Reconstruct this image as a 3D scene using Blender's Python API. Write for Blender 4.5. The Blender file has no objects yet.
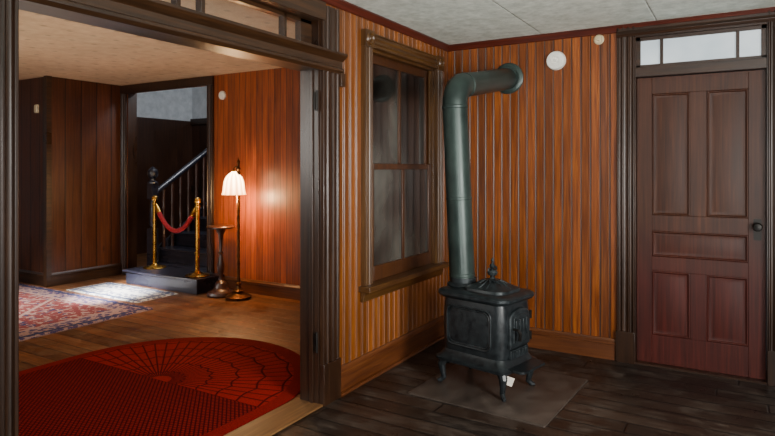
import bpy, bmesh, math, random
from mathutils import Vector, Matrix
random.seed(3)
S=bpy.context.scene
COL=S.collection
pi=math.pi

# ---------------------------------------------------------------- materials
def hx(h):
    h=h.lstrip('#'); r=[int(h[i:i+2],16)/255 for i in (0,2,4)]
    return tuple((c/12.92 if c<=.04045 else ((c+.055)/1.055)**2.4) for c in r)+(1,)
class MT:
    def __init__(s,name,rough=.5,base=None,metal=0,spec=None,coat=0):
        s.m=bpy.data.materials.new(name); s.m.use_nodes=True; s.nt=s.m.node_tree
        s.b=s.nt.nodes['Principled BSDF']; s.b.inputs['Roughness'].default_value=rough
        s.b.inputs['Metallic'].default_value=metal
        if spec is not None: s.b.inputs['Specular IOR Level'].default_value=spec
        s.b.inputs['Coat Weight'].default_value=coat
        s.b.inputs['Coat Roughness'].default_value=.3
        if base: s.b.inputs['Base Color'].default_value=hx(base)
        tc=s.nt.nodes.new('ShaderNodeTexCoord'); s.co=tc.outputs['Object']
        sp=s.nt.nodes.new('ShaderNodeSeparateXYZ'); s.nt.links.new(s.co,sp.inputs[0])
        s.x,s.y,s.z=sp.outputs[0],sp.outputs[1],sp.outputs[2]
        s.ax={'x':s.x,'y':s.y,'z':s.z}
    def put(s,sock,v):
        if hasattr(v,'is_linked'): s.nt.links.new(v,sock)
        else: sock.default_value=v
    def ma(s,op,a,b=None,c=None):
        n=s.nt.nodes.new('ShaderNodeMath'); n.operation=op
        s.put(n.inputs[0],a)
        if b is not None: s.put(n.inputs[1],b)
        if c is not None: s.put(n.inputs[2],c)
        return n.outputs[0]
    def mr(s,v,a,b,c=0,d=1):
        n=s.nt.nodes.new('ShaderNodeMapRange'); s.put(n.inputs[0],v)
        for i,k in enumerate((a,b,c,d)): s.put(n.inputs[i+1],k)
        return n.outputs[0]
    def comb(s,x,y,z):
        n=s.nt.nodes.new('ShaderNodeCombineXYZ')
        for i,k in enumerate((x,y,z)): s.put(n.inputs[i],k)
        return n.outputs[0]
    def noise(s,sc=(1,1,1),scale=5,detail=4,rough=.55,dist=0,vec=None):
        mp=s.nt.nodes.new('ShaderNodeMapping'); mp.inputs['Scale'].default_value=sc
        s.nt.links.new(vec or s.co,mp.inputs[0])
        n=s.nt.nodes.new('ShaderNodeTexNoise'); n.inputs['Scale'].default_value=scale
        n.inputs['Detail'].default_value=detail; n.inputs['Roughness'].default_value=rough
        n.inputs['Distortion'].default_value=dist
        s.nt.links.new(mp.outputs[0],n.inputs['Vector']); return n.outputs['Fac']
    def voro(s,scale=5,sc=(1,1,1),feat='F1',vec=None):
        mp=s.nt.nodes.new('ShaderNodeMapping'); mp.inputs['Scale'].default_value=sc
        s.nt.links.new(vec or s.co,mp.inputs[0])
        n=s.nt.nodes.new('ShaderNodeTexVoronoi'); n.feature=feat; n.inputs['Scale'].default_value=scale
        s.nt.links.new(mp.outputs[0],n.inputs['Vector']); return n.outputs['Distance']
    def white(s,v):
        n=s.nt.nodes.new('ShaderNodeTexWhiteNoise'); n.noise_dimensions='1D'
        s.put(n.inputs['W'],v); return n.outputs['Value']
    def ramp(s,f,cols):
        n=s.nt.nodes.new('ShaderNodeValToRGB'); s.put(n.inputs[0],f); e=n.color_ramp.elements
        while len(e)<len(cols): e.new(.5)
        for el,(p,c) in zip(e,cols): el.position=p; el.color=hx(c)
        return n.outputs[0]
    def mix(s,f,a,b,blend='MIX'):
        n=s.nt.nodes.new('ShaderNodeMix'); n.data_type='RGBA'; n.blend_type=blend
        s.put(n.inputs[0],f); s.put(n.inputs[6],a); s.put(n.inputs[7],b); return n.outputs[2]
    def gray(s,v):
        return s.comb(v,v,v)
    def bump(s,h,st=.3,d=.01):
        n=s.nt.nodes.new('ShaderNodeBump'); n.inputs['Strength'].default_value=st
        n.inputs['Distance'].default_value=d; s.put(n.inputs['Height'],h)
        s.nt.links.new(n.outputs[0],s.b.inputs['Normal'])
    def col(s,c): s.put(s.b.inputs['Base Color'],c)
    def ro(s,v): s.put(s.b.inputs['Roughness'],v)

def wood(name,cols,grain='z',board=None,w=.1,groove=0,rough=.4,coat=0,var=.35,joint=0,bump=.15,off=0,stretch=.035,knots=False,gdark=.18,worn=None,spec=None):
    t=MT(name,rough,coat=coat,spec=spec)
    sc=tuple(stretch if a==grain else 1 for a in 'xyz')
    vec=t.co; rnd=None
    if board:
        b=t.ax[board]; idx=t.ma('FLOOR',t.ma('DIVIDE',t.ma('ADD',b,off),w)); rnd=t.white(idx)
        sh=t.ma('MULTIPLY',rnd,37.0)
        o={a:(t.ma('ADD',t.ax[a],sh) if a==grain else t.ax[a]) for a in 'xyz'}
        vec=t.comb(o['x'],o['y'],o['z'])
    f=t.noise(sc,70,7,.6,.5,vec)
    f2=t.noise(tuple(.35 if a==grain else 1 for a in 'xyz'),3,3,.5,0,vec)
    c=t.ramp(f,[(.25,cols[0]),(.5,cols[1]),(.75,cols[2])])
    c=t.mix(1,c,t.gray(t.mr(f2,.3,.7,.8,1.16)),'MULTIPLY')
    if knots:
        k=t.voro(2.6,tuple(.8 if a==grain else 2.2 for a in 'xyz'),vec=vec)
        c=t.mix(1,c,t.gray(t.mr(k,.04,.12,.35,1)),'MULTIPLY')
    if rnd is not None:
        c=t.mix(1,c,t.gray(t.mr(rnd,0,1,1-var,1+var*.6)),'MULTIPLY')
    if worn:
        f3=t.noise((1,1,1),4,7,.72)
        f4=t.noise(tuple(.2 if a==grain else 1 for a in 'xyz'),22,5,.7)
        m_=t.ma('MULTIPLY',t.mr(f3,.48,.66),t.mr(f4,.40,.62))
        c=t.mix(t.ma('MULTIPLY',m_,.75),c,hx(worn))
        t.ro(t.mr(f3,.35,.65,rough-.08,rough+.28))
    else: t.ro(t.mr(f2,.3,.7,rough-.08,rough+.12))
    h=t.ma('MULTIPLY',f,.2)
    if groove and board:
        g=t.mr(t.ma('PINGPONG',t.ma('ADD',b,off),w/2),groove*.35,groove)
        if joint:
            gg=t.ma('ADD',t.ax[grain],t.ma('MULTIPLY',rnd,joint*7.3))
            g=t.ma('MINIMUM',g,t.mr(t.ma('PINGPONG',gg,joint/2),groove*.3,groove))
        c=t.mix(1,c,t.gray(t.mr(g,0,1,gdark,1)),'MULTIPLY'); h=t.ma('ADD',h,g)
    t.col(c); t.bump(h,bump,.006)
    return t.m

M={}
M['bead']=wood('beadboard_varnish',['421a06','743809','9c581a'],'z','x',.068,groove=.0065,rough=.38,coat=.3,var=.36,off=.003,gdark=.2)
M['bead_y']=wood('beadboard_varnish_side',['4a2407','7a400a','9c5c16'],'z','y',.068,groove=.0065,rough=.38,coat=.3,var=.3,off=.003,gdark=.2)
M['orange']=wood('parlor_wall_wood',['5c2206','883c0b','a85618'],'z','x',.085,groove=.0055,rough=.46,coat=.2,var=.28,gdark=.25)
M['plank']=wood('parlor_plank_wood',['3a1807','55290e','703c18'],'z','y',.2,groove=.011,rough=.4,coat=.15,var=.3,knots=True)
M['plank_x']=wood('parlor_plank_wood_dark',['2a1408','42200f','583016'],'z','x',.2,groove=.011,rough=.45,var=.3)
M['floor']=wood('floor_boards_dark',['1a110d','2c2019','42352b'],'x','y',.135,groove=.008,rough=.34,var=.5,joint=2.6,bump=.5,worn='5c5148',gdark=.1)
M['floorL']=wood('floor_boards_warm',['42220f','6a4020','8c5c36'],'x','y',.135,groove=.007,rough=.36,var=.4,joint=2.6,bump=.4,off=.05,worn='8c6a48')
M['casing']=wood('casing_dark',['1a0f08','2c190d','3e2716'],'z',rough=.34,coat=.15)
M['casing_h']=wood('casing_dark_level',['1e120a','342010','482d18'],'y',rough=.34,coat=.15)
M['casing_x']=wood('casing_dark_cross',['180d08','2c190d','3e2412'],'x',rough=.34,coat=.15)
M['wcas']=wood('window_casing_wood',['2c1908','472c10','5e401a'],'z',rough=.36,coat=.2)
M['wcas_h']=wood('window_casing_wood_level',['2c1908','472c10','5e401a'],'y',rough=.36,coat=.2)
M['sash']=wood('sash_wood',['241105','3c1f0a','523010'],'z',rough=.36,coat=.2)
M['base']=wood('baseboard_wood',['361707','532a0e','6a3c18'],'x',rough=.4,coat=.15)
M['base_y']=wood('baseboard_wood_side',['361707','532a0e','6a3c18'],'y',rough=.4,coat=.15)
M['crown']=wood('crown_wood',['30100a','4a1a0e','622616'],'x',rough=.4)
M['crown_y']=wood('crown_wood_side',['30100a','4a1a0e','622616'],'y',rough=.4)
M['stair']=wood('stair_wood_black',['0e0e14','1c1c26','30303e'],'x',rough=.28,coat=.4)
M['baluster']=wood('baluster_wood',['1c0c08','341a12','4c2e20'],'z',rough=.3,coat=.2)
M['hall']=wood('hall_panel_wood',['1c0e07','341b0d','4a2a16'],'z','x',.3,groove=.012,rough=.4)
M['tabw']=wood('stand_wood',['1a0c08','33190f','4a2818'],'z',rough=.3,coat=.3)
M['thresh']=wood('threshold_wood',['4e3018','6e4c2a','8a643a'],'y',rough=.5)
def doormat():
    t=MT('door_wood',.5,coat=.03,spec=.35)
    f=t.noise((1,1,.035),60,7,.6,.5); f2=t.noise((1,1,.5),2.5,3)
    c=t.ramp(f,[(.25,'24100a'),(.5,'3a1d0f'),(.75,'4e2a17')])
    r=t.ramp(f,[(.25,'2c0c08'),(.5,'42150f'),(.75,'541e15')])
    c=t.mix(t.mr(t.ma('ADD',t.z,t.ma('MULTIPLY',f2,.5)),.8,1.3,1,0),c,r)
    c=t.mix(1,c,t.gray(t.mr(f2,.3,.7,.75,1.2)),'MULTIPLY')
    t.col(c); t.bump(f,.1,.004); return t.m
M['door']=doormat()
def plaster(name,a,b,grid=0,dots=False,bs=.4,sc=9,dr=(.012,.026)):
    t=MT(name,.6)
    f=t.noise((1,1,1),sc,6,.65); f2=t.noise((1,1,1),1.3,3)
    c=t.ramp(f,[(.3,a),(.7,b)]); c=t.mix(1,c,t.gray(t.mr(f2,.3,.7,.9,1.06)),'MULTIPLY')
    h=f
    if grid:
        g=t.mr(t.ma('MINIMUM',t.ma('PINGPONG',t.x,grid/2),t.ma('PINGPONG',t.y,grid*2/2)),.002,.008)
        c=t.mix(1,c,t.gray(t.mr(g,0,1,.84,1)),'MULTIPLY'); h=t.ma('ADD',h,g)
    if dots:
        dx=t.ma('PINGPONG',t.x,.15); dy=t.ma('PINGPONG',t.y,.10)
        d=t.ma('SQRT',t.ma('ADD',t.ma('MULTIPLY',dx,dx),t.ma('MULTIPLY',dy,dy)))
        g=t.mr(d,*dr); c=t.mix(1,c,t.gray(t.mr(g,0,1,.72,1)),'MULTIPLY')
    t.col(c); t.bump(h,bs,.01); return t.m
M['ceil']=plaster('ceiling_embossed','bcc4b8','ecf2e8',.8,bs=.7,sc=14)
M['ceilL']=plaster('ceiling_cream_board','ccac88','e4cca8',1.2,True,dr=(.014,.03))
M['plaster']=plaster('hall_plaster','b4babe','d4d8dc')
def simple(name,c1,c2,rough=.5,metal=0,scale=12,bs=.1,coat=0):
    t=MT(name,rough,metal=metal,coat=coat); f=t.noise((1,1,1),scale,5)
    t.col(t.ramp(f,[(.3,c1),(.7,c2)])); t.bump(f,bs,.004); t.ro(t.mr(f,.3,.7,rough-.06,rough+.1)); return t.m
M['iron']=simple('stove_cast_iron','14181b','282e31',.36,.3,30,.25)
M['iron2']=simple('stove_iron_door','1c2124','31383b',.34,.4,30,.2)
M['pipe']=simple('stovepipe_steel','25302e','3a4844',.36,.4,6,.06)
M['hearth']=simple('hearth_sheet_metal','332c28','544a43',.42,.2,7,.1)
M['white']=simple('white_plastic','d8d6cc','eceae0',.4,0,20,.02)
M['cream']=simple('aged_cream_plastic','b0a080','cbbb98',.4,0,20,.02)
M['paper']=simple('paper_tag_white','d0c8b8','eee8dc',.7,0,20,.02)
M['brass']=simple('polished_brass','a8792c','d8a850',.25,1,10,.03)
M['bronze']=simple('lamp_bronze','3a2412','6a4420',.35,.8,20,.1)
M['dark']=simple('dark_metal','0e0c0a','1c1814',.4,.5,20,.1)
M['velvet']=simple('velvet_red','8a0c14','b4202a',.8,0,60,.2)
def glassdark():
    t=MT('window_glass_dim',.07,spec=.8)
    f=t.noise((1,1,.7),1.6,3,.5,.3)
    g=t.mr(t.z,.7,2.1,.14,-.10)  # glass painted lighter towards the bottom, in place of a reflection
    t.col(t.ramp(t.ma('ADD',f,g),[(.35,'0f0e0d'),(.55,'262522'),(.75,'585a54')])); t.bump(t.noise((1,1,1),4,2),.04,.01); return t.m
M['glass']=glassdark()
def emis(name,c1,c2,st,scale=8,em=None):
    t=MT(name,.3); f=t.noise((1,1,1),scale,3)
    c=t.ramp(f,[(.3,c1),(.7,c2)]); t.col(c); t.put(t.b.inputs['Emission Color'],c); t.b.inputs['Emission Strength'].default_value=st; return t.m
M['transom']=emis('transom_glass_glow','a8b4bc','d2dade',.6,2)  # panes emit, standing in for daylight behind the transom
def shade():
    t=MT('lamp_shade_glass',.3)
    a=t.ma('ARCTAN2',t.ma('ADD',t.y,.02),t.ma('ADD',t.x,.045))
    r=t.mr(t.ma('PINGPONG',a,pi/12),.0,.26,.35,1)
    v=t.mr(t.z,1.10,1.34,.35,1.0)
    c=t.ramp(t.ma('MULTIPLY',v,r),[(.1,'f09a50'),(.6,'ffdca8')])
    t.col(c); t.put(t.b.inputs['Emission Color'],c)
    t.put(t.b.inputs['Emission Strength'],t.mr(t.ma('MULTIPLY',v,r),0,1,4,22)); return t.m
M['shade']=shade()
def clear():
    t=MT('clear_pane',.03); nt=t.nt; out=nt.nodes['Material Output']
    tr=nt.nodes.new('ShaderNodeBsdfTransparent'); gl=nt.nodes.new('ShaderNodeBsdfGlossy'); gl.inputs['Roughness'].default_value=.05
    mx=nt.nodes.new('ShaderNodeMixShader'); mx.inputs[0].default_value=.06
    nt.links.new(tr.outputs[0],mx.inputs[1]); nt.links.new(gl.outputs[0],mx.inputs[2]); nt.links.new(mx.outputs[0],out.inputs[0]); return t.m
M['clear']=clear()
def redmat():
    t=MT('entry_mat_red',.95,spec=.05)
    x,y=t.x,t.y
    r=t.ma('SQRT',t.ma('ADD',t.ma('MULTIPLY',x,x),t.ma('MULTIPLY',y,y)))
    a=t.ma('ARCTAN2',y,x)
    rib=t.mr(t.ma('MULTIPLY',t.ma('PINGPONG',a,pi/60),t.ma('ADD',r,.05)),.002,.009)
    sc=t.ma('MULTIPLY',t.ma('ABSOLUTE',t.ma('SINE',t.ma('MULTIPLY',a,10))),.03)
    ring=t.mr(t.ma('PINGPONG',t.ma('ADD',r,sc),.085),.003,.011)
    fan=t.mr(t.ma('MINIMUM',rib,ring),0,1,.1,1)
    fan=t.ma('MAXIMUM',fan,t.mr(r,.07,.08,1,0))
    cx=t.ma('PINGPONG',t.ma('ADD',x,y),.016); cy=t.ma('PINGPONG',t.ma('SUBTRACT',x,y),.016)
    chk=t.ma('MULTIPLY',t.ma('MULTIPLY',t.mr(cx,.001,.010),t.mr(cy,.001,.010)),.8)
    up=t.ma('GREATER_THAN',y,0.0)
    pat=t.ma('ADD',t.ma('MULTIPLY',up,fan),t.ma('MULTIPLY',t.ma('SUBTRACT',1,up),chk))
    ex=t.ma('ABSOLUTE',x)
    bd=t.ma('MAXIMUM',t.ma('MULTIPLY',up,t.ma('GREATER_THAN',r,.86)),t.ma('GREATER_THAN',ex,.86))
    pat=t.ma('ADD',t.ma('MULTIPLY',pat,t.ma('SUBTRACT',1,bd)),t.ma('MULTIPLY',bd,.6))
    c=t.ramp(pat,[(.0,'360809'),(.5,'701311'),(1,'901c17')])
    f=t.noise((1,1,1),90,3); c=t.mix(1,c,t.gray(t.mr(f,.3,.7,.7,1.15)),'MULTIPLY')
    t.col(c); t.bump(t.ma('ADD',pat,t.ma('MULTIPLY',f,.5)),.7,.008); return t.m
M['redmat']=redmat()
def orug(name,hw,hl,field,motif,border,accent):
    t=MT(name,.95,spec=.1)
    ax=t.ma('ABSOLUTE',t.x); ay=t.ma('ABSOLUTE',t.y)
    e=t.ma('MINIMUM',t.ma('SUBTRACT',hw,ax),t.ma('SUBTRACT',hl,ay))
    v=t.comb(ax,ay,0.0)
    f=t.voro(9,vec=v); g=t.voro(22,vec=v); n=t.noise((1,1,1),14,4,vec=v)
    c=t.mix(t.mr(f,.35,.42),hx(motif),hx(field)); c=t.mix(t.ma('GREATER_THAN',g,.62),c,hx(accent))
    c=t.mix(t.mr(n,.52,.58),c,hx(field))
    med=t.ma('ADD',t.ma('MULTIPLY',ax,1.2),ay)
    c=t.mix(t.ma('LESS_THAN',t.ma('ABSOLUTE',t.ma('SUBTRACT',med,hw*.7)),.03),c,hx(accent))
    b=t.mix(t.ma('GREATER_THAN',g,.5),hx(border),hx(accent))
    c=t.mix(t.ma('LESS_THAN',e,.24),c,b)
    c=t.mix(t.ma('LESS_THAN',t.ma('ABSOLUTE',t.ma('SUBTRACT',e,.24)),.02),c,hx(accent))
    c=t.mix(t.ma('LESS_THAN',t.ma('ABSOLUTE',t.ma('SUBTRACT',e,.05)),.02),c,hx(motif))
    k=t.noise((1,1,1),150,2); c=t.mix(1,c,t.gray(t.mr(k,.3,.7,.7,1.2)),'MULTIPLY')
    t.col(c); t.bump(k,.4,.004); return t.m
M['rug']=orug('oriental_rug_faded',1.25,1.15,'783c3c','363c5c','4e4462','9c8078')
M['rug2']=orug('small_rug_pale',.6,.26,'868c94','50586e','666878','b8b4ac')

# ---------------------------------------------------------------- builder
class MB:
    def __init__(s): s.bm=bmesh.new(); s.X=Matrix.Identity(4)
    def v(s,p): return s.bm.verts.new(s.X@Vector(p))
    def f(s,vs):
        try: return s.bm.faces.new(vs)
        except ValueError: return None
    def box(s,x0,x1,y0,y1,z0,z1):
        c=[s.v((x,y,z)) for z in (z0,z1) for y in (y0,y1) for x in (x0,x1)]
        for q in ((0,2,3,1),(4,5,7,6),(0,1,5,4),(2,6,7,3),(0,4,6,2),(1,3,7,5)): s.f([c[i] for i in q])
        return s
    def rings(s,rs,closed=True,cap=True):
        R=[[s.v(p) for p in r] for r in rs]; n=len(R[0])
        for a,b in zip(R,R[1:]):
            for i in range(n if closed else n-1):
                j=(i+1)%n; s.f([a[i],a[j],b[j],b[i]])
        if cap: s.f(R[0][::-1]); s.f(R[-1])
        return s
    def lathe(s,prof,c=(0,0,0),seg=24,rip=0,nr=8,axis='z'):
        rs=[]
        for r,z in prof:
            ring=[]
            for i in range(seg):
                a=2*pi*i/seg; k=max(r,.0005)*(1+rip*math.cos(nr*a))
                p=(k*math.cos(a),k*math.sin(a),z)
                if axis=='y': p=(p[0],p[2],p[1])
                if axis=='x': p=(p[2],p[0],p[1])
                ring.append((c[0]+p[0],c[1]+p[1],c[2]+p[2]))
            rs.append(ring)
        return s.rings(rs)
    def tube(s,pts,rad,seg=12,cap=True):
        P=[Vector(p) for p in pts]; n=len(P)
        if not isinstance(rad,(list,tuple)): rad=[rad]*n
        d0=(P[1]-P[0]).normalized(); u=d0.cross(Vector((.03,.02,1))) 
        if u.length<.1: u=d0.cross(Vector((1,0,0)))
        u.normalize(); rs=[]
        for i in range(n):
            a=(P[i]-P[i-1]).normalized() if i else d0
            b=(P[i+1]-P[i]).normalized() if i<n-1 else a
            t=(a+b).normalized(); k=1/max(.5,t.dot(b))
            u=(u-t*u.dot(t)).normalized(); w=t.cross(u)
            bn=(a-b)
            ring=[]
            for j in range(seg):
                an=2*pi*j/seg; o=(u*math.cos(an)+w*math.sin(an))*rad[i]
                if bn.length>1e-4 and k>1.001:
                    bb=bn.normalized(); o=o+bb*o.dot(bb)*(k-1)
                ring.append(P[i]+o)
            rs.append(ring)
        return s.rings(rs,cap=cap)
    def rrect(s,secs,n=5):
        rs=[]
        for z,hx_,hy,r,*o in secs:
            ox,oy=(o+[0,0])[:2]; ring=[]
            for cx,cy,a0 in ((1,1,0),(-1,1,90),(-1,-1,180),(1,-1,270)):
                for i in range(n+1):
                    a=math.radians(a0+90*i/n)
                    ring.append((ox+cx*(hx_-r)+r*math.cos(a),oy+cy*(hy-r)+r*math.sin(a),z))
            rs.append(ring)
        return s.rings(rs)
    def ext(s,prof,p0,p1,u,d):
        p0,p1,u,d=map(Vector,(p0,p1,u,d))
        return s.rings([[p0+u*a+d*b for a,b in prof],[p1+u*a+d*b for a,b in prof]])
    def bead(s,u0,u1,z0,z1,fn,w=.068,dep=.005):
        k=math.floor(u0/w)-1; pts=[(u0,0)]
        while k*w<u1:
            for p,d in ((0,-dep),(.005,0),(w-.020,0),(w-.018,-dep*.5),(w-.015,.0),(w-.006,.0),(w-.003,-dep*.5)):
                u=k*w+p
                if u0<u<u1: pts.append((u,d))
            k+=1
        pts.append((u1,0))
        A=[s.v(fn(u,d,z0)) for u,d in pts]; B=[s.v(fn(u,d,z1)) for u,d in pts]
        for i in range(len(pts)-1): s.f([A[i],A[i+1],B[i+1],B[i]])
        return s
    def out(s,name,mat,parent=None,loc=(0,0,0),rot=(0,0,0),bevel=0,flat=False,**kw):
        bm=s.bm; bmesh.ops.recalc_face_normals(bm,faces=bm.faces[:])
        for f in bm.faces: f.smooth=not flat
        for e in bm.edges:
            if len(e.link_faces)==2 and e.calc_face_angle(0)>.6: e.smooth=False
        me=bpy.data.meshes.new(name); bm.to_mesh(me); bm.free()
        o=bpy.data.objects.new(name,me); COL.objects.link(o); me.materials.append(M[mat] if isinstance(mat,str) else mat)
        o.location=loc; o.rotation_euler=rot
        if parent: o.parent=parent
        if bevel:
            b=o.modifiers.new('Bevel','BEVEL'); b.width=bevel; b.segments=2; b.limit_method='ANGLE'
        for k,v in kw.items(): o[k]=v
        return o
def empty(name,loc,label,cat,rot=(0,0,0),**kw):
    o=bpy.data.objects.new(name,None); o.empty_display_size=.1; COL.objects.link(o)
    o.location=loc; o.rotation_euler=rot; o['label']=label; o['category']=cat
    for k,v in kw.items(): o[k]=v
    return o
def cp(o,parent,loc=None,rot=None):
    c=o.copy(); COL.objects.link(c); c.parent=parent
    if loc is not None: c.location=loc
    if rot is not None: c.rotation_euler=rot
    return c
ST=dict(kind='structure')

H=2.40; HL=2.45; YB=.35; XL=-4.82
# ---------------------------------------------------------------- shell
MB().box(-.14,4.2,-7,.3,-.08,0).out('floor','floor',label='dark brown varnished wooden plank floor',category='floor',**ST)
MB().box(-8,-.14,-7,4,-.08,0).out('floor_parlor','floorL',label='worn warm brown wooden plank floor',category='floor',**ST)
MB().box(0,4.2,-7,.2,H,H+.08).out('ceiling','ceil',label='pale embossed ceiling',category='ceiling',**ST)
MB().box(-8,-.14,-7,YB,HL,HL+.08).out('ceiling_parlor','ceilL',label='cream painted board ceiling',category='ceiling',**ST)

fy=lambda u,d,z:(u,-d,z)         # back wall, faces -Y
b=MB()
b.bead(0,1.34,0,H,fy); b.bead(2.36,4.2,0,H,fy)
b.box(-.05,1.45,.012,.1,0,H); b.box(2.26,4.2,.012,.1,0,H); b.box(1.45,2.26,.012,.1,2.33,H)
b.out('wall_back','bead',label='orange-brown varnished beadboard wall',category='wall',**ST)
# partition with window and wide opening
WY0,WY1,WZ0,WZ1=-1.21,-.25,.62,2.17
OY0,OY1=-3.43,-1.75
fx=lambda u,d,z:(d,u,z)
b=MB()
b.bead(OY1+.1,WY0,0,H,fx); b.bead(WY1,0,0,H,fx); b.bead(WY0,WY1,0,WZ0,fx); b.bead(WY0,WY1,WZ1,H,fx)
b.bead(-7,OY0-.1,0,H,fx); b.bead(OY0-.1,OY1+.1,2.30,H,fx)
b.box(-.13,-.01,OY1,WY0,0,HL); b.box(-.13,-.01,WY1,YB,0,HL); b.box(-.13,-.01,WY0,WY1,0,WZ0); b.box(-.13,-.01,WY0,WY1,WZ1,HL)
b.box(-.13,-.01,-7,OY0,0,HL); b.box(-.13,-.01,OY0,OY1,2.29,HL)
b.out('wall_left','bead_y',label='golden varnished beadboard partition wall',category='wall',**ST)
# parlor walls
HX0,HX1,HZ=-4.70,-3.22,2.36
b=MB(); b.box(HX1,-.14,YB,YB+.12,0,HL); b.box(XL,HX0,YB,YB+.12,0,HL); b.box(HX0,HX1,YB,YB+.12,HZ,HL)
b.out('wall_parlor_back','orange',label='orange varnished plank wall lit by a lamp',category='wall',**ST)
MB().box(XL-.12,XL,-.6,YB+.12,0,HL).out('wall_parlor_left','plank',label='dark brown vertical plank wall',category='wall',**ST)
MB().box(-8,XL-.12,-.6,-.5,0,HL).out('wall_parlor_far','plank_x',label='very dark brown plank wall',category='wall',**ST)
# stair hall
b=MB(); b.box(-6.3,-2.2,2.7,2.8,0,2.2); b.box(-6.3,-6.2,.47,2.8,0,2.2); b.box(-2.2,-2.1,.47,2.8,0,2.2)
b.out('wall_hall','hall',label='dark paneled stair hall wall',category='wall',**ST)
b=MB(); b.box(-6.3,-2.2,2.7,2.8,2.2,3.2); b.box(-6.3,-6.2,.47,2.8,2.2,3.2); b.box(-2.2,-2.1,.47,2.8,2.2,3.2)
b.out('wall_hall_upper','plaster',label='pale gray plaster above the stair hall paneling',category='wall',**ST)
MB().box(-6.3,-2.1,.47,2.8,3.2,3.28).out('ceiling_hall','plaster',label='pale stair hall ceiling',category='ceiling',**ST)
b=MB(); b.rings([[(-5.2,2.4,3.1),(-3.3,2.4,2.12),(-3.3,2.4,2.22),(-5.2,2.4,3.2)],[(-5.2,2.46,3.1),(-3.3,2.46,2.12),(-3.3,2.46,2.22),(-5.2,2.46,3.2)]]); b.out('trim_1','casing_x',label='dark sloping stair trim in the hall',category='trim',**ST)
b=MB(); b.box(-6.2,-2.2,2.66,2.7,2.14,2.24); b.box(-6.2,-2.2,2.67,2.7,1.0,1.08); b.out('trim_11','casing_x',label='dark rails across the stair hall paneling',category='trim',**ST)

# ---------------------------------------------------------------- mouldings
def casprof(w,d=.028):
    k=[0,.03,.1,.14,.2,.26,.3,.36,.42,.46,.54,.58,.64,.7,.74,.8,.86,.9,.97,1]
    h=[.7,1,1,.72,.66,.72,1,1,.78,.72,.72,.78,1,1,.72,.66,.72,1,1,.7]
    return [(0,0)]+[(w*a,d*b_) for a,b_ in zip(k,h)]+[(w,0)]
def baseprof(h=.16,d=.022): return [(0,0),(0,d),(h*.72,d),(h*.76,d*1.5),(h*.86,d*1.5),(h*.92,d*.8),(h,d*.5),(h,0)]
b=MB(); b.ext(baseprof(.17),(0,OY1+.168,0),(0,0,0),(0,0,1),(1,0,0)); b.tube([(.03,OY1+.168,.008),(.03,-.03,.008)],.012,8)
b.out('baseboard_left','base_y',label='brown wooden baseboard',category='baseboard',**ST)
b=MB(); b.ext(baseprof(.15),(0,0,0),(1.33,0,0),(0,0,1),(0,-1,0)); b.out('baseboard_back','base',label='brown wooden baseboard under beadboard',category='baseboard',**ST)
b=MB(); b.ext(baseprof(.15),(2.38,0,0),(4.2,0,0),(0,0,1),(0,-1,0)); b.out('baseboard_right','base',label='brown wooden baseboard beside door',category='baseboard',**ST)
b=MB(); b.ext(baseprof(.15),(HX1+.1,YB,0),(-.14,YB,0),(0,0,1),(0,-1,0)); b.out('baseboard_parlor','base',label='brown baseboard below orange wall',category='baseboard',**ST)
b=MB(); b.ext(baseprof(.15),(XL,-.6,0),(XL,YB,0),(0,0,1),(1,0,0)); b.box(XL-.03,XL+.03,-.64,-.58,0,HL)
b.out('baseboard_parlor_left','casing_h',label='dark baseboard and corner post of plank wall',category='baseboard',**ST)
b=MB(); b.ext(baseprof(.15),(-8,-.6,0),(XL-.05,-.6,0),(0,0,1),(0,-1,0)); b.out('baseboard_parlor_far','casing_x',label='dark baseboard of the far plank wall',category='baseboard',**ST)
cr=[(0,0),(0,.03),(.012,.034),(.03,.02),(.045,.012),(.05,0)]
b=MB(); b.ext(cr,(0,-7,H),(0,0,H),(0,0,-1),(1,0,0)); b.out('trim_2','crown_y',label='thin reddish crown moulding',category='trim',**ST)
b=MB(); b.ext(cr,(0,0,H),(4.2,0,H),(0,0,-1),(0,-1,0)); b.out('trim_3','crown',label='thin reddish crown moulding',category='trim',**ST)
# opening casing posts
b=MB()
b.ext(casprof(.165,.03),(0,OY1,0),(0,OY1,2.33),(0,1,0),(1,0,0))
b.box(0,.036,OY1-.002,OY1+.168,0,.24)
b.box(-.135,0,OY1-.01,OY1+.004,0,2.3)
b.box(-.06,-.035,OY1-.02,OY1-.008,0,1.95)
b.ext(casprof(.16,.035),(0,OY0-.16,0),(0,OY0-.16,2.33),(0,1,0),(1,0,0))
b.box(-.135,0,OY0-.01,OY0+.012,0,2.3)
o=b.out('trim_4','casing',label='dark fluted casing posts of the wide opening',category='trim',bevel=.002,**ST)
for z in (.32,1.72):
    h=MB(); h.box(-.03,-.004,OY1-.017,OY1-.009,z,z+.1); h.tube([(-.006,OY1-.018,z-.01),(-.006,OY1-.018,z+.11)],.007,10); h.out('hinge','dark',o,label='dark door hinge leaf')
# header
b=MB(); pr=[(0,0),(0,.03),(.015,.045),(.03,.045),(.035,.032),(.075,.032),(.08,.04),(.09,.055),(.105,.07),(.12,.07),(.12,0)]
b.ext(pr,(0,OY0-.18,1.945),(0,OY1+.19,1.945),(0,0,1),(1,0,0)); b.box(-.15,0,OY0,OY1,1.955,2.06)
b.box(-.15,0,OY0,OY1,2.235,2.30)
b.box(0,.035,OY0-.02,OY1+.02,2.235,2.34)
b.box(0,.05,OY1+.15,OY1+.195,1.87,1.95)
b.out('trim_5','casing_h',label='dark moulded header over the wide opening',category='trim',bevel=.002,**ST)
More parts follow.
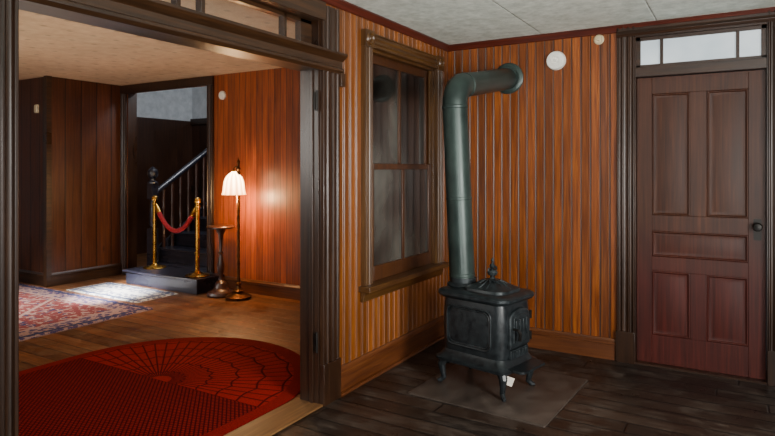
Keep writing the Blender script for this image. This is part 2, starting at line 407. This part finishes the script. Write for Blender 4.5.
# transom over opening
w2=MB(); ys=[OY1-.10,OY1-.24,OY1-.82,OY1-.96,OY1-1.54]
w2.box(-.09,-.05,OY0,OY1,2.06,2.08); w2.box(-.09,-.05,OY0,OY1,2.215,2.235)
w2.box(-.09,-.05,OY1-.11,OY1,2.06,2.235)
for y in ys[1:]: w2.box(-.09,-.05,y-.012,y+.012,2.06,2.235)
w2=w2.out('window_2','casing_h',label='narrow transom window above wide opening',category='window',bevel=.002,**ST)
MB().box(-.072,-.068,OY0,OY1-.1,2.075,2.22).out('window_pane','clear',w2,label='clear glass pane')
MB().box(-.17,.03,OY0,OY1,0,.014).out('trim_6','thresh',label='worn light wooden threshold strip',category='trim',bevel=.006,**ST)

# ---------------------------------------------------------------- window 1
cw=.10
b=MB()
b.ext(casprof(cw,.03),(.0,WY0-cw,WZ0),(.0,WY0-cw,WZ1),(0,1,0),(1,0,0))
b.ext(casprof(cw,.03),(.0,WY1,WZ0),(.0,WY1,WZ1),(0,1,0),(1,0,0))
for y in (WY0-cw,WY1):
    b.box(0,.04,y-.004,y+cw+.004,WZ1-.004,WZ1+cw+.004)
    b.lathe([(.0,.044),(.012,.052),(.02,.044),(.026,.042),(.034,.05),(.042,.042),(.044,.038)],(0,y+cw/2,WZ1+cw/2),20,axis='x')
w1=b.out('window_1','wcas',label='double-hung wooden window with bullseye corner blocks',category='window',bevel=.002,**ST)
b=MB(); b.ext(casprof(cw,.03),(0,WY0,WZ1),(0,WY1,WZ1),(0,0,1),(1,0,0))
b.out('window_head_casing','wcas_h',w1)
b=MB(); b.box(-.06,.085,WY0-cw-.03,WY1+cw+.03,WZ0-.035,WZ0); b.ext([(0,0),(0,.018),(.02,.026),(.05,.03),(.07,.045),(.07,0)],(0,WY0-cw-.01,WZ0-.105),(0,WY1+cw+.01,WZ0-.105),(0,0,1),(1,0,0))
b.out('window_sill','wcas_h',w1,bevel=.004)
b=MB(); b.box(-.1,0,WY0-.001,WY0+.018,WZ0,WZ1); b.box(-.1,0,WY1-.018,WY1+.001,WZ0,WZ1); b.box(-.1,0,WY0,WY1,WZ1-.018,WZ1)
b.box(-.035,-.02,WY0+.018,WY0+.035,WZ0,WZ1); b.box(-.035,-.02,WY1-.035,WY1-.018,WZ0,WZ1)
b.out('window_jamb','wcas',w1,bevel=.002)
def sash(x0,x1,z0,z1,bot,top,label):
    y0,y1=WY0+.02,WY1-.02; s=.055; ym=(y0+y1)/2
    b=MB(); b.box(x0,x1,y0,y0+s,z0,z1); b.box(x0,x1,y1-s,y1,z0,z1); b.box(x0,x1,y0+s,y1-s,z0,z0+bot); b.box(x0,x1,y0+s,y1-s,z1-top,z1)
    b.box(x0+.002,x1+.002,ym-.014,ym+.014,z0+bot,z1-top)
    o=b.out('window_sash','sash',w1,bevel=.003,label=label)
    xm=(x0+x1)/2
    for a,c in ((y0+s,ym-.01),(ym+.01,y1-s)): MB().box(xm-.002,xm+.002,a,c,z0+bot,z1-top).out('window_pane','glass',o)
sash(-.07,-.042,1.37,WZ1-.018,.04,.06,'upper dark wooden sash')
sash(-.04,-.012,WZ0,1.41,.10,.04,'lower dark wooden sash with deep bottom rail')
MB().box(-.13,-.105,WY0,WY1,WZ0,WZ1).out('window_backing','hall',w1)

# ---------------------------------------------------------------- door
DX0,DX1,DZ=1.46,2.25,2.02
b=MB()
b.ext(casprof(.12,.03),(DX0-.12,0,0),(DX0-.12,0,H-.02),(1,0,0),(0,-1,0))
b.ext(casprof(.12,.03),(DX1,0,0),(DX1,0,H-.02),(1,0,0),(0,-1,0))
b.box(DX0-.125,DX0+.002,-.04,0,0,.22); b.box(DX1-.002,DX1+.125,-.04,0,0,.22)
b.box(DX0-.01,DX0+.006,-.02,.11,0,2.33); b.box(DX1-.006,DX1+.01,-.02,.11,0,2.33)
b.out('trim_7','casing',label='dark fluted door casing',category='trim',bevel=.002,**ST)
b=MB(); b.box(DX0,DX1,-.015,.11,2.02,2.085); b.box(DX0,DX1,-.02,.11,2.30,H-.02); b.ext([(0,0),(0,.03),(.02,.045),(.04,.03),(.06,.03),(.06,0)],(DX0-.12,0,H-.09),(DX1+.12,0,H-.09),(0,0,1),(0,-1,0))
b.out('trim_8','casing_x',label='dark door head and transom bar',category='trim',bevel=.002,**ST)
b=MB(); b.box(DX0,DX1,.0,.035,2.085,2.105); b.box(DX0,DX1,.0,.035,2.275,2.30); b.box(DX0,DX0+.035,.0,.035,2.09,2.30); b.box(DX1-.035,DX1,.0,.035,2.09,2.30)
for x in (1.63,2.085): b.box(x-.010,x+.010,.0,.035,2.1,2.28)
w3=b.out('window_3','casing_x',label='three-pane transom window above door',category='window',bevel=.002,**ST)
MB().box(DX0+.03,DX1-.03,.016,.02,2.1,2.28).out('window_pane','transom',w3,label='bright transom glass with daylight painted as glow')
b=MB(); y0,y1=.028,.05
b.box(DX0+.008,DX1-.008,.045,.07,.012,DZ-.004)
st=.105; xm=(DX0+DX1)/2; ms=.05
rails=[(.012,.21),(.66,.76),(.94,1.05),(1.90,DZ-.004)]
b.box(DX0+.008,DX0+st,y0,y1,.012,DZ-.004); b.box(DX1-st,DX1-.008,y0,y1,.012,DZ-.004)
for a,c in rails: b.box(DX0+st,DX1-st,y0,y1,a,c)
b.box(xm-ms,xm+ms,y0,y1,.21,.66); b.box(xm-ms,xm+ms,y0,y1,1.05,1.90)
def panel(x0,x1,z0,z1):
    r=lambda i,y:[(x0+i,y,z0+i),(x1-i,y,z0+i),(x1-i,y,z1-i),(x0+i,y,z1-i)]
    b.rings([r(0,.046),r(0,.034),r(.008,.030),r(.016,.040),r(.024,.041),r(.040,.038)],cap=True)
panel(DX0+st,xm-ms,.21,.66); panel(xm+ms,DX1-st,.21,.66); panel(DX0+st,DX1-st,.76,.94)
panel(DX0+st,xm-ms,1.05,1.90); panel(xm+ms,DX1-st,1.05,1.90)
d1=b.out('door_1','door',label='dark reddish-brown five-panel wooden door',category='door',bevel=.002,**ST)
b=MB(); b.rrect([(0,.022,.07,.008),(.004,.022,.07,.008)]); k=b.out('door_knob_plate','dark',d1,loc=(DX1-.055,.027,.98),rot=(pi/2,0,0))
b=MB(); b.lathe([(.01,0),(.01,-.03),(.024,-.036),(.028,-.05),(.022,-.064),(.0,-.068)],axis='y'); b.out('door_knob','dark',d1,loc=(DX1-.055,.024,1.0))
MB().box(DX0-.12,DX1+.12,-.03,.1,0,.012).out('trim_9','casing_x',label='dark door threshold',category='trim',**ST)

# hall doorway casing
b=MB(); b.ext(casprof(.10,.025),(HX1,YB,0),(HX1,YB,HZ),(1,0,0),(0,-1,0)); b.ext(casprof(.11,.025),(XL+.005,YB,0),(XL+.005,YB,HZ),(1,0,0),(0,-1,0))
b.box(XL,HX1+.1,YB-.03,YB,HZ-.02,HL-.01); b.box(HX1-.01,HX1,YB,YB+.13,0,HZ); b.box(HX0,HX0+.01,YB,YB+.13,0,HZ)
b.out('trim_10','casing',label='dark casing around stair hall doorway',category='trim',**ST)

# ---------------------------------------------------------------- staircase
pl=MB(); pl.box(-4.2,-2.98,-.03,.345,0,.145); pl.box(-4.2,HX1-.012,.34,.44,0,.145); 
pl.rings([[(-4.23,-.06,z),(-2.95,-.06,z),(-2.95,.345,z),(HX1-.012,.345,z),(HX1-.012,.44,z),(-4.23,.44,z)] for z in (.145,.17)])
pl.out('stair_platform','stair',bevel=.004,label='low black wooden platform step at the stair foot',category='platform')
sc=empty('staircase',(-3.8,.45,0),'dark wooden staircase with turned balusters and newel post','staircase')
def L(b,*a,**k):
    b.X=Matrix.Translation((3.8,-.45,0)); return b
b=L(MB()); b.box(-4.45,HX1-.012,.445,.62,0,.17); b.out('step','stair',sc,bevel=.004)
for i in range(7):
    y=.6+.27*i; z=.17+.175*i
    b=L(MB()); b.box(-4.42,-2.3 if i else HX1-.012,y,y+.3,z,z+.15)
    b.box(-4.46,-2.3 if i else HX1-.012,y-.03,y+.3,z+.15,z+.175); b.out('step','stair',sc,bevel=.004)
b=L(MB()); nx,ny=-4.40,.50
b.box(nx-.05,nx+.05,ny-.05,ny+.05,.17,.60)
b.lathe([(.045,.6),(.03,.62),(.045,.66),(.04,.85),(.03,.95),(.045,.98)],(nx,ny,0),16)
b.box(nx-.05,nx+.05,ny-.05,ny+.05,.98,1.18)
b.lathe([(.065,1.18),(.065,1.2),(.03,1.22),(.03,1.24),(.06,1.27),(.07,1.31),(.06,1.35),(.03,1.38),(.0,1.40)],(nx,ny,0),18)
b.out('newel_post','stair',sc,bevel=.003)
slope=.175/.27
b=L(MB()); b.tube([(nx,.54,1.06),(nx,.54+1.9,1.06+1.9*slope)],.036,12); b.out('handrail','stair',sc)
proto=None
for i in range(12):
    y=.67+i*.135; zb=.345+.175*int((y-.6)/.27); zt=1.05+(y-.54)*slope
    if proto is None:
        bb=MB(); bb.lathe([(.022,0),(.022,.15),(.028,.17),(.016,.2),(.026,.35),(.016,.62),(.024,.66),(.016,.7),(.02,.8),(.02,1.0)],(0,0,0),10)
        proto=bb.out('baluster','baluster',sc)
        o=proto
    else: o=cp(proto,sc)
    o.location=(nx+3.8,y-.45,zb); o.scale=(1,1,zt-zb)
b=L(MB())
b.rings([[(-4.47,.6,.1),(-4.47,2.4,.1),(-4.47,2.4,1.5),(-4.47,.6,.34)],[(-4.43,.6,.1),(-4.43,2.4,.1),(-4.43,2.4,1.5),(-4.43,.6,.34)]])
b.out('stringer','stair',sc)

# ---------------------------------------------------------------- rugs
b=MB(); R=.95; n=40
pts=[(R*math.cos(pi*i/n),R*1.04*math.sin(pi*i/n)) for i in range(n+1)]+[(-R,-1.35),(R,-1.35)]
b.rings([[(x,y,0) for x,y in pts],[(x,y,.007) for x,y in pts],[(x*.992,y*.992,.011) for x,y in pts]])
b.out('entry_mat','redmat',loc=(-1.125,-1.97,0),label='large red entry mat with rounded end and fan pattern',category='mat')
def rug(name,mat,hw,hl,loc,label):
    b=MB(); b.rrect([(0,hw,hl,.01),(.008,hw,hl,.01),(.01,hw-.006,hl-.006,.01)])
    for s in (-1,1):
        for i in range(int(hl*2/.02)):
            y=-hl+.01+i*.02; b.box(min(s*hw,s*(hw+.03)),max(s*hw,s*(hw+.03)),y,y+.008,0,.004)
    return b.out(name,mat,loc=loc,label=label,category='rug')
rug('oriental_rug','rug',1.25,1.15,(-4.1,-1.84,0),'large faded oriental rug in rose and blue')
rug('small_rug','rug2',.6,.26,(-3.82,-.36,0),'small pale patterned rug in front of the stairs')

# ---------------------------------------------------------------- hearth, stove
b=MB(); b.rrect([(0,.43,.42,.01),(.006,.43,.42,.01),(.009,.424,.414,.01)]); b.out('hearth_pad','hearth',loc=(.80,-.93,0),rot=(0,0,math.radians(-3)),label='flat dark sheet metal hearth pad under stove',category='hearth pad')
sv=empty('wood_stove',(.71,-.95,.009),'small black cast iron parlor wood stove with finial','stove',rot=(0,0,math.radians(-12)))
b=MB(); b.rrect([(.150,.235,.175,.05),(.158,.265,.205,.06),(.175,.27,.21,.06),(.185,.25,.19,.06),(.215,.232,.172,.06),(.225,.228,.168,.06)]); b.rrect([(.165,.07,.13,.03,.27,0),(.172,.08,.14,.03,.27,0),(.185,.08,.14,.03,.27,0)])
b.out('stove_base','iron',sv)
b=MB(); b.rrect([(.22,.222,.165,.06),(.26,.228,.172,.065),(.38,.235,.18,.07),(.50,.230,.174,.065),(.555,.222,.165,.06)],6)
b.out('stove_body','iron',sv)
for s in (-1,1):   # raised side panels
    b=MB(); y=s*.176
    for r_ in (0,.012):
        pts=[]; x0,x1,z0,z1=-.17+r_,.15-r_,.27+r_,.51-r_
        for cx,cz,a0 in ((x1-.04,z1-.04,0),(x0+.04,z1-.04,90),(x0+.04,z0+.04,180),(x1-.04,z0+.04,270)):
            for i in range(6): a=math.radians(a0+18*i); pts.append((cx+.04*math.cos(a),y,cz+.04*math.sin(a)))
        b.tube(pts+[pts[0]],.005 if r_ else .008,6)
    b.out('stove_side_moulding','iron',sv)
b=MB(); b.rrect([(.55,.23,.172,.06),(.56,.25,.192,.07),(.575,.262,.204,.075),(.59,.262,.204,.075),(.60,.25,.19,.07),(.606,.225,.165,.06)],6)
b.out('stove_top','iron2',sv)
b=MB(); b.rrect([(.604,.15,.14,.07,.05,0),(.622,.145,.135,.07,.05,0),(.632,.12,.11,.06,.05,0),(.65,.085,.08,.05,.05,0),(.662,.05,.05,.045,.05,0)],6)
for i in range(14):
    a=2*pi*i/14; b.tube([(.05+.125*math.cos(a),.115*math.sin(a),.626),(.05+.085*math.cos(a+.1),.08*math.sin(a+.1),.652),(.05+.045*math.cos(a),.045*math.sin(a),.667)],.006,6)
lid=b.out('stove_lid','iron2',sv,label='domed ornamental lid with ribs')
b=MB(); b.lathe([(.04,.66),(.045,.668),(.02,.676),(.012,.69),(.028,.70),(.034,.715),(.026,.73),(.01,.738),(.018,.748),(.02,.758),(.01,.768),(.005,.78),(.009,.79),(.006,.80),(.0,.808)],(.05,0,0),16)
b.tube([(.05,-.02,.715),(.05,-.05,.73),(.05,-.042,.745),(.05,-.028,.74)],.005,6); b.tube([(.05,.02,.715),(.05,.05,.73),(.05,.042,.745),(.05,.028,.74)],.005,6)
b.out('finial','iron2',lid)
# front door
b=MB()
def archp(w,z0,z1,x,ins=0):
    w-=ins; p=[(x,-w,z0+ins),(x,w,z0+ins)]
    for i in range(9):
        a=pi*i/8; p.append((x,w*math.cos(a),z1-.05+(.05-ins)*math.sin(a)))
    return p
b.rings([archp(.115,.29,.52,.225),archp(.115,.29,.52,.246),archp(.115,.29,.52,.252,.01)])
b.rings([archp(.115,.29,.52,.25,.03),archp(.115,.29,.52,.258,.035),archp(.115,.29,.52,.258,.05)])
for k in range(4): b.box(.25,.264,-.07+.04*k,-.052+.04*k,.36,.46)
sd=b.out('stove_door','iron2',sv,bevel=.002)
b=MB(); b.tube([(.25,-.09,.41),(.29,-.095,.41),(.30,-.09,.39),(.295,-.085,.35)],[.006,.008,.01,.010],8); b.out('door_handle','dark',sd)
for z in (.31,.44): MB().tube([(.25,.12,z),(.25,.12,z+.05)],.008,8).out('hinge','dark',sd)
b=MB(); b.box(.222,.245,-.10,.10,.225,.28)
for k in range(5): b.box(.244,.25,-.08+.035*k,-.062+.035*k,.235,.27)
b.out('draft_slide','iron2',sv,bevel=.002)
# legs
b=MB(); b.tube([(0,0,.175),(.03,0,.16),(.05,0,.12),(.042,0,.07),(.035,0,.035),(.055,0,.015),(.075,0,.011)],[.028,.034,.026,.018,.016,.015,.010],10)
b.tube([(-.04,.03,.165),(0,.0,.13),(-.04,-.03,.165)],.009,6)
lg=b.out('stove_leg','iron'); lg.parent=sv
pos=[(.19,.13,40),(.19,-.13,-40),(-.19,.13,140),(-.19,-.13,220)]
for i,(x,y,a) in enumerate(pos):
    o=lg if i==0 else cp(lg,sv); o.location=(x,y,0); o.rotation_euler=(0,0,math.radians(a))
b=MB(); b.lathe([(.10,.60),(.105,.612),(.098,.622),(.088,.63),(.088,.66),(.082,.66)],(-.175,0,0),28); b.out('flue_collar','iron2',sv)
# tag
MB().box(-.03,.03,-.002,.002,-.028,.028).out('paper_tag','paper',loc=(.925,-1.14,.125),rot=(.25,.3,math.radians(25)),label='small white paper tag hanging at the stove base',category='tag')
# stovepipe
sp=empty('stovepipe',(.54,-.915,.62),'dark green-gray steel stovepipe bending into the wall','stovepipe')
def P(x,y,z): return (x-.54,y+.915,z-.62)
x0,yy=.533,-.912
b=MB(); ang=math.radians(82); rb=.14; path=[P(x0,yy,.65)]
zc=1.80; tx=.485
path.append(P(tx,yy-.01,zc-.02))
for i in range(0,4):
    a=ang*(i+.5)/4
    path.append(P(tx,yy-.01+rb*(1-math.cos(a)),zc+rb*math.sin(a)))
path.append(P(.53,.0,2.085))
b.tube(path,.083,28)
b.out('pipe','pipe',sp,flat=False)
def band(name,p,q,r,w,mat='pipe'):
    p=Vector(p); q=Vector(q); d=(q-p).normalized()
    b=MB(); b.tube([p-d*w,p-d*w*.6,p+d*w*.6,p+d*w],[r-.004,r,r,r-.004],28); return b.out(name,mat,sp)
A=Vector(path[0]); B=Vector(path[1])
for t in (.03,.47): band('pipe_seam',A.lerp(B,t),B,.0855,.012)
band('pipe_seam',Vector(path[1]),Vector(path[1])+Vector((0,0,1)),.087,.012)
E=Vector(path[-1]);Q=Vector(path[-2])
band('pipe_seam',Q.lerp(E,.06),E,.087,.012)
b=MB(); b.lathe([(.0,-.004),(.122,-.004),(.122,-.012),(.112,-.02),(.089,-.024),(.087,-.05),(.083,-.05)],P(.53,0,2.085),32,axis='y'); b.out('wall_collar','pipe',sp)

# ---------------------------------------------------------------- small wall things
b=MB(); b.lathe([(.072,-.0015),(.072,-.018),(.065,-.034),(.03,-.038),(.028,-.032),(.012,-.032),(.01,-.038),(0,-.038)],axis='y',seg=32); b.out('smoke_detector','white',loc=(.905,0,2.19),label='round white smoke detector on beadboard wall',category='smoke detector')
b=MB(); b.lathe([(.036,-.0015),(.036,-.012),(.026,-.02),(.024,-.014),(.012,-.014),(.01,-.03),(0,-.03)],axis='y',seg=24); b.out('wall_sensor','cream',loc=(1.215,0,2.315),label='small round cream sensor near the ceiling',category='sensor')
b=MB(); b.lathe([(.05,0),(.05,-.02),(.035,-.032),(0,-.032)],axis='y',seg=24); b.out('smoke_detector','white',loc=(-2.98,YB,2.21),label='round white smoke detector on orange plank wall',category='smoke detector')
b=MB(); b.rrect([(0,.03,.05,.01),(.02,.03,.05,.01),(.03,.02,.04,.01)]); b.out('wall_alarm','cream',loc=(-5.05,-.6,2.08),rot=(pi/2,0,0),label='small white alarm box on dark plank wall',category='alarm')

# ---------------------------------------------------------------- floor lamp
lp=empty('floor_lamp',(-2.45,.06,0),'bronze floor lamp with glowing bell glass shade','lamp')
b=MB(); b.lathe([(.13,.015),(.135,.03),(.11,.045),(.07,.055),(.05,.075),(.06,.09),(.03,.11),(.02,.14),(.035,.16),(.018,.18)],seg=24)
for i in range(4):
    a=pi/4+i*pi/2; b.lathe([(.0,0),(.02,.004),(.024,.016),(.0,.034)],(.11*math.cos(a),.11*math.sin(a),0),10)
b.out('lamp_base','bronze',lp)
b=MB(); pr=[(.014,.17)]
for i in range(1,30):
    z=.17+i*.04; pr.append((.014+.005*(i%2),z))
pr+=[(.012,1.35),(.026,1.37),(.012,1.39),(.012,1.42),(.02,1.44),(.006,1.47),(.0,1.50)]
b.lathe(pr,seg=12); b.tube([(0,0,1.36),(-.02,-.015,1.40),(-.045,-.02,1.38),(-.045,-.02,1.34)],.007,8); b.out('lamp_pole','bronze',lp)
b=MB()
b.lathe([(.02,1.345),(.035,1.33),(.06,1.31),(.085,1.28),(.10,1.24),(.108,1.19),(.112,1.15),(.118,1.12),(.124,1.10)],(-.045,-.02,0),48,rip=.05,nr=12); b.out('lamp_shade','shade',lp,label='glowing ruffled glass bell shade')
b=MB(); b.lathe([(.012,1.36),(.024,1.355),(.026,1.345),(.02,1.34)],(-.045,-.02,0),14); b.out('shade_holder','brass',lp)

# pedestal stand
ps=empty('pedestal_stand',(-2.73,.08,0),'slim dark wood pedestal stand with small round top','stand')
b=MB(); b.lathe([(.145,.73),(.15,.735),(.15,.748),(.142,.755)],seg=28); b.out('stand_top','tabw',ps)
b=MB(); b.lathe([(.06,.14),(.028,.17),(.02,.22),(.035,.26),(.04,.33),(.026,.40),(.018,.44),(.03,.46),(.018,.48),(.022,.60),(.03,.66),(.05,.70),(.055,.73)],seg=16); b.out('stand_column','tabw',ps)
b=MB(); b.lathe([(.14,0),(.15,.02),(.14,.045),(.10,.06),(.07,.09),(.06,.14)],seg=24); b.out('stand_base','tabw',ps)

# ---------------------------------------------------------------- stanchions + rope
def stanchion(x,y,z):
    e=empty('stanchion',(x,y,z),'polished brass rope stanchion on the bottom stair platform','stanchion',group='brass rope stanchions')
    return e
s1=stanchion(-4.0,.22,.17)
pb=MB().lathe([(.13,0),(.135,.008),(.125,.016),(.08,.024),(.04,.04),(.025,.06),(.022,.07)],seg=28).out('stanchion_base','brass',s1)
pp=MB().lathe([(.024,.06),(.024,.76),(.03,.765),(.03,.79),(.024,.795),(.024,.81)],seg=16).out('stanchion_pole','brass',s1)
pt=MB().lathe([(.02,.81),(.036,.818),(.038,.83),(.032,.845),(.036,.86),(.02,.875),(0,.88)],seg=18).out('stanchion_top','brass',s1)
s2=stanchion(-3.14,.12,.17)
for q in (pb,pp,pt): cp(q,s2)
p0=Vector((-4.0,.22,.17+.775)); p1=Vector((-3.14,.12,.17+.775)); d=(p1-p0).normalized()
p0+=d*.03; p1-=d*.03; pts=[]
for i in range(25):
    t=i/24; p=p0.lerp(p1,t); p.z-=.30*(1-(2*t-1)**2)**.9; pts.append(p)
mid=(p0+p1)/2; rp=empty('velvet_rope',(mid.x,mid.y,.6),'red velvet rope draped between brass stanchions','rope')
off=Vector((mid.x,mid.y,.6))
MB().tube([p-off for p in pts[1:-1]],.026,10).out('rope_cord','velvet',rp)
for q in ((0,1,2),(-1,-2,-3)): MB().tube([pts[k]-off for k in q],[.012,.028,.028],12).out('rope_end_cap','brass',rp)

# ---------------------------------------------------------------- lights
def area(name,loc,tgt,size,power,col=(1,1,1),sy=None,spread=None):
    l=bpy.data.lights.new(name,'AREA'); l.size=size; l.energy=power; l.color=col
    if sy: l.shape='RECTANGLE'; l.size_y=sy
    if spread: l.spread=math.radians(spread)
    o=bpy.data.objects.new(name,l); COL.objects.link(o); o.location=loc
    o.rotation_euler=(Vector(tgt)-Vector(loc)).to_track_quat('-Z','Y').to_euler(); return o
area('daylight_side',(4.0,-3.3,1.4),(.1,-1.0,.45),1.0,74,(1,.96,.9),1.2,spread=105)
area('daylight_window',(3.4,-5.6,1.7),(.3,-.6,.8),1.3,22,(1,.97,.93),1.5,spread=100)
area('ceiling_fill_main',(2.6,-5.0,.5),(1.9,-2.6,2.4),1.5,58,(1,1,.96),1.5,spread=80)  # added uplight behind the camera, lightens the main ceiling
area('daylight_parlor',(-3,-5.4,1.8),(-3,0,.7),1.8,54,(1,.95,.88),1.4)
area('ceiling_fill',(-2.6,-2.2,.5),(-2.6,-1.8,2.4),1.5,24,(1,.86,.7),1.5)  # added uplight, stands in for light bounced onto the parlor ceiling
area('sun_patch',(-5.2,-3.6,2.2),(-4.2,-1.4,0),.25,26,(1,.97,.93),.25,spread=40)
area('sun_patch_small',(-2.6,-3.4,2.3),(-3.85,-.36,0),.12,24,(.95,.97,1),.12,spread=14)
area('hall_fill',(-3.2,1.3,3.1),(-4.6,2.4,1.2),.6,42,(.92,.96,1),.6)  # added fill lamp high in the hall, no window modelled there
area('hall_step_fill',(-3.7,.75,2.9),(-3.9,.9,.3),.4,13,(.85,.9,1),.4)  # added lamp above the stairs to bring out the treads
l=bpy.data.lights.new('lamp_bulb','POINT'); l.energy=40; l.color=(1,.62,.28); l.shadow_soft_size=.06
o=bpy.data.objects.new('lamp_bulb',l); COL.objects.link(o); o.location=(-2.495,.04,1.05)
w=bpy.data.worlds.new('World'); S.world=w; w.use_nodes=True
w.node_tree.nodes['Background'].inputs[0].default_value=(.9,.94,1,1); w.node_tree.nodes['Background'].inputs[1].default_value=.12

# ---------------------------------------------------------------- camera
c=bpy.data.cameras.new('Camera'); c.sensor_width=36; c.lens=592/775*36; c.shift_y=-50/775; c.clip_start=.05
co=bpy.data.objects.new('Camera',c); COL.objects.link(co); co.location=(2.10,-4.50,1.38); co.rotation_euler=(pi/2,0,math.radians(30.8))
S.camera=co
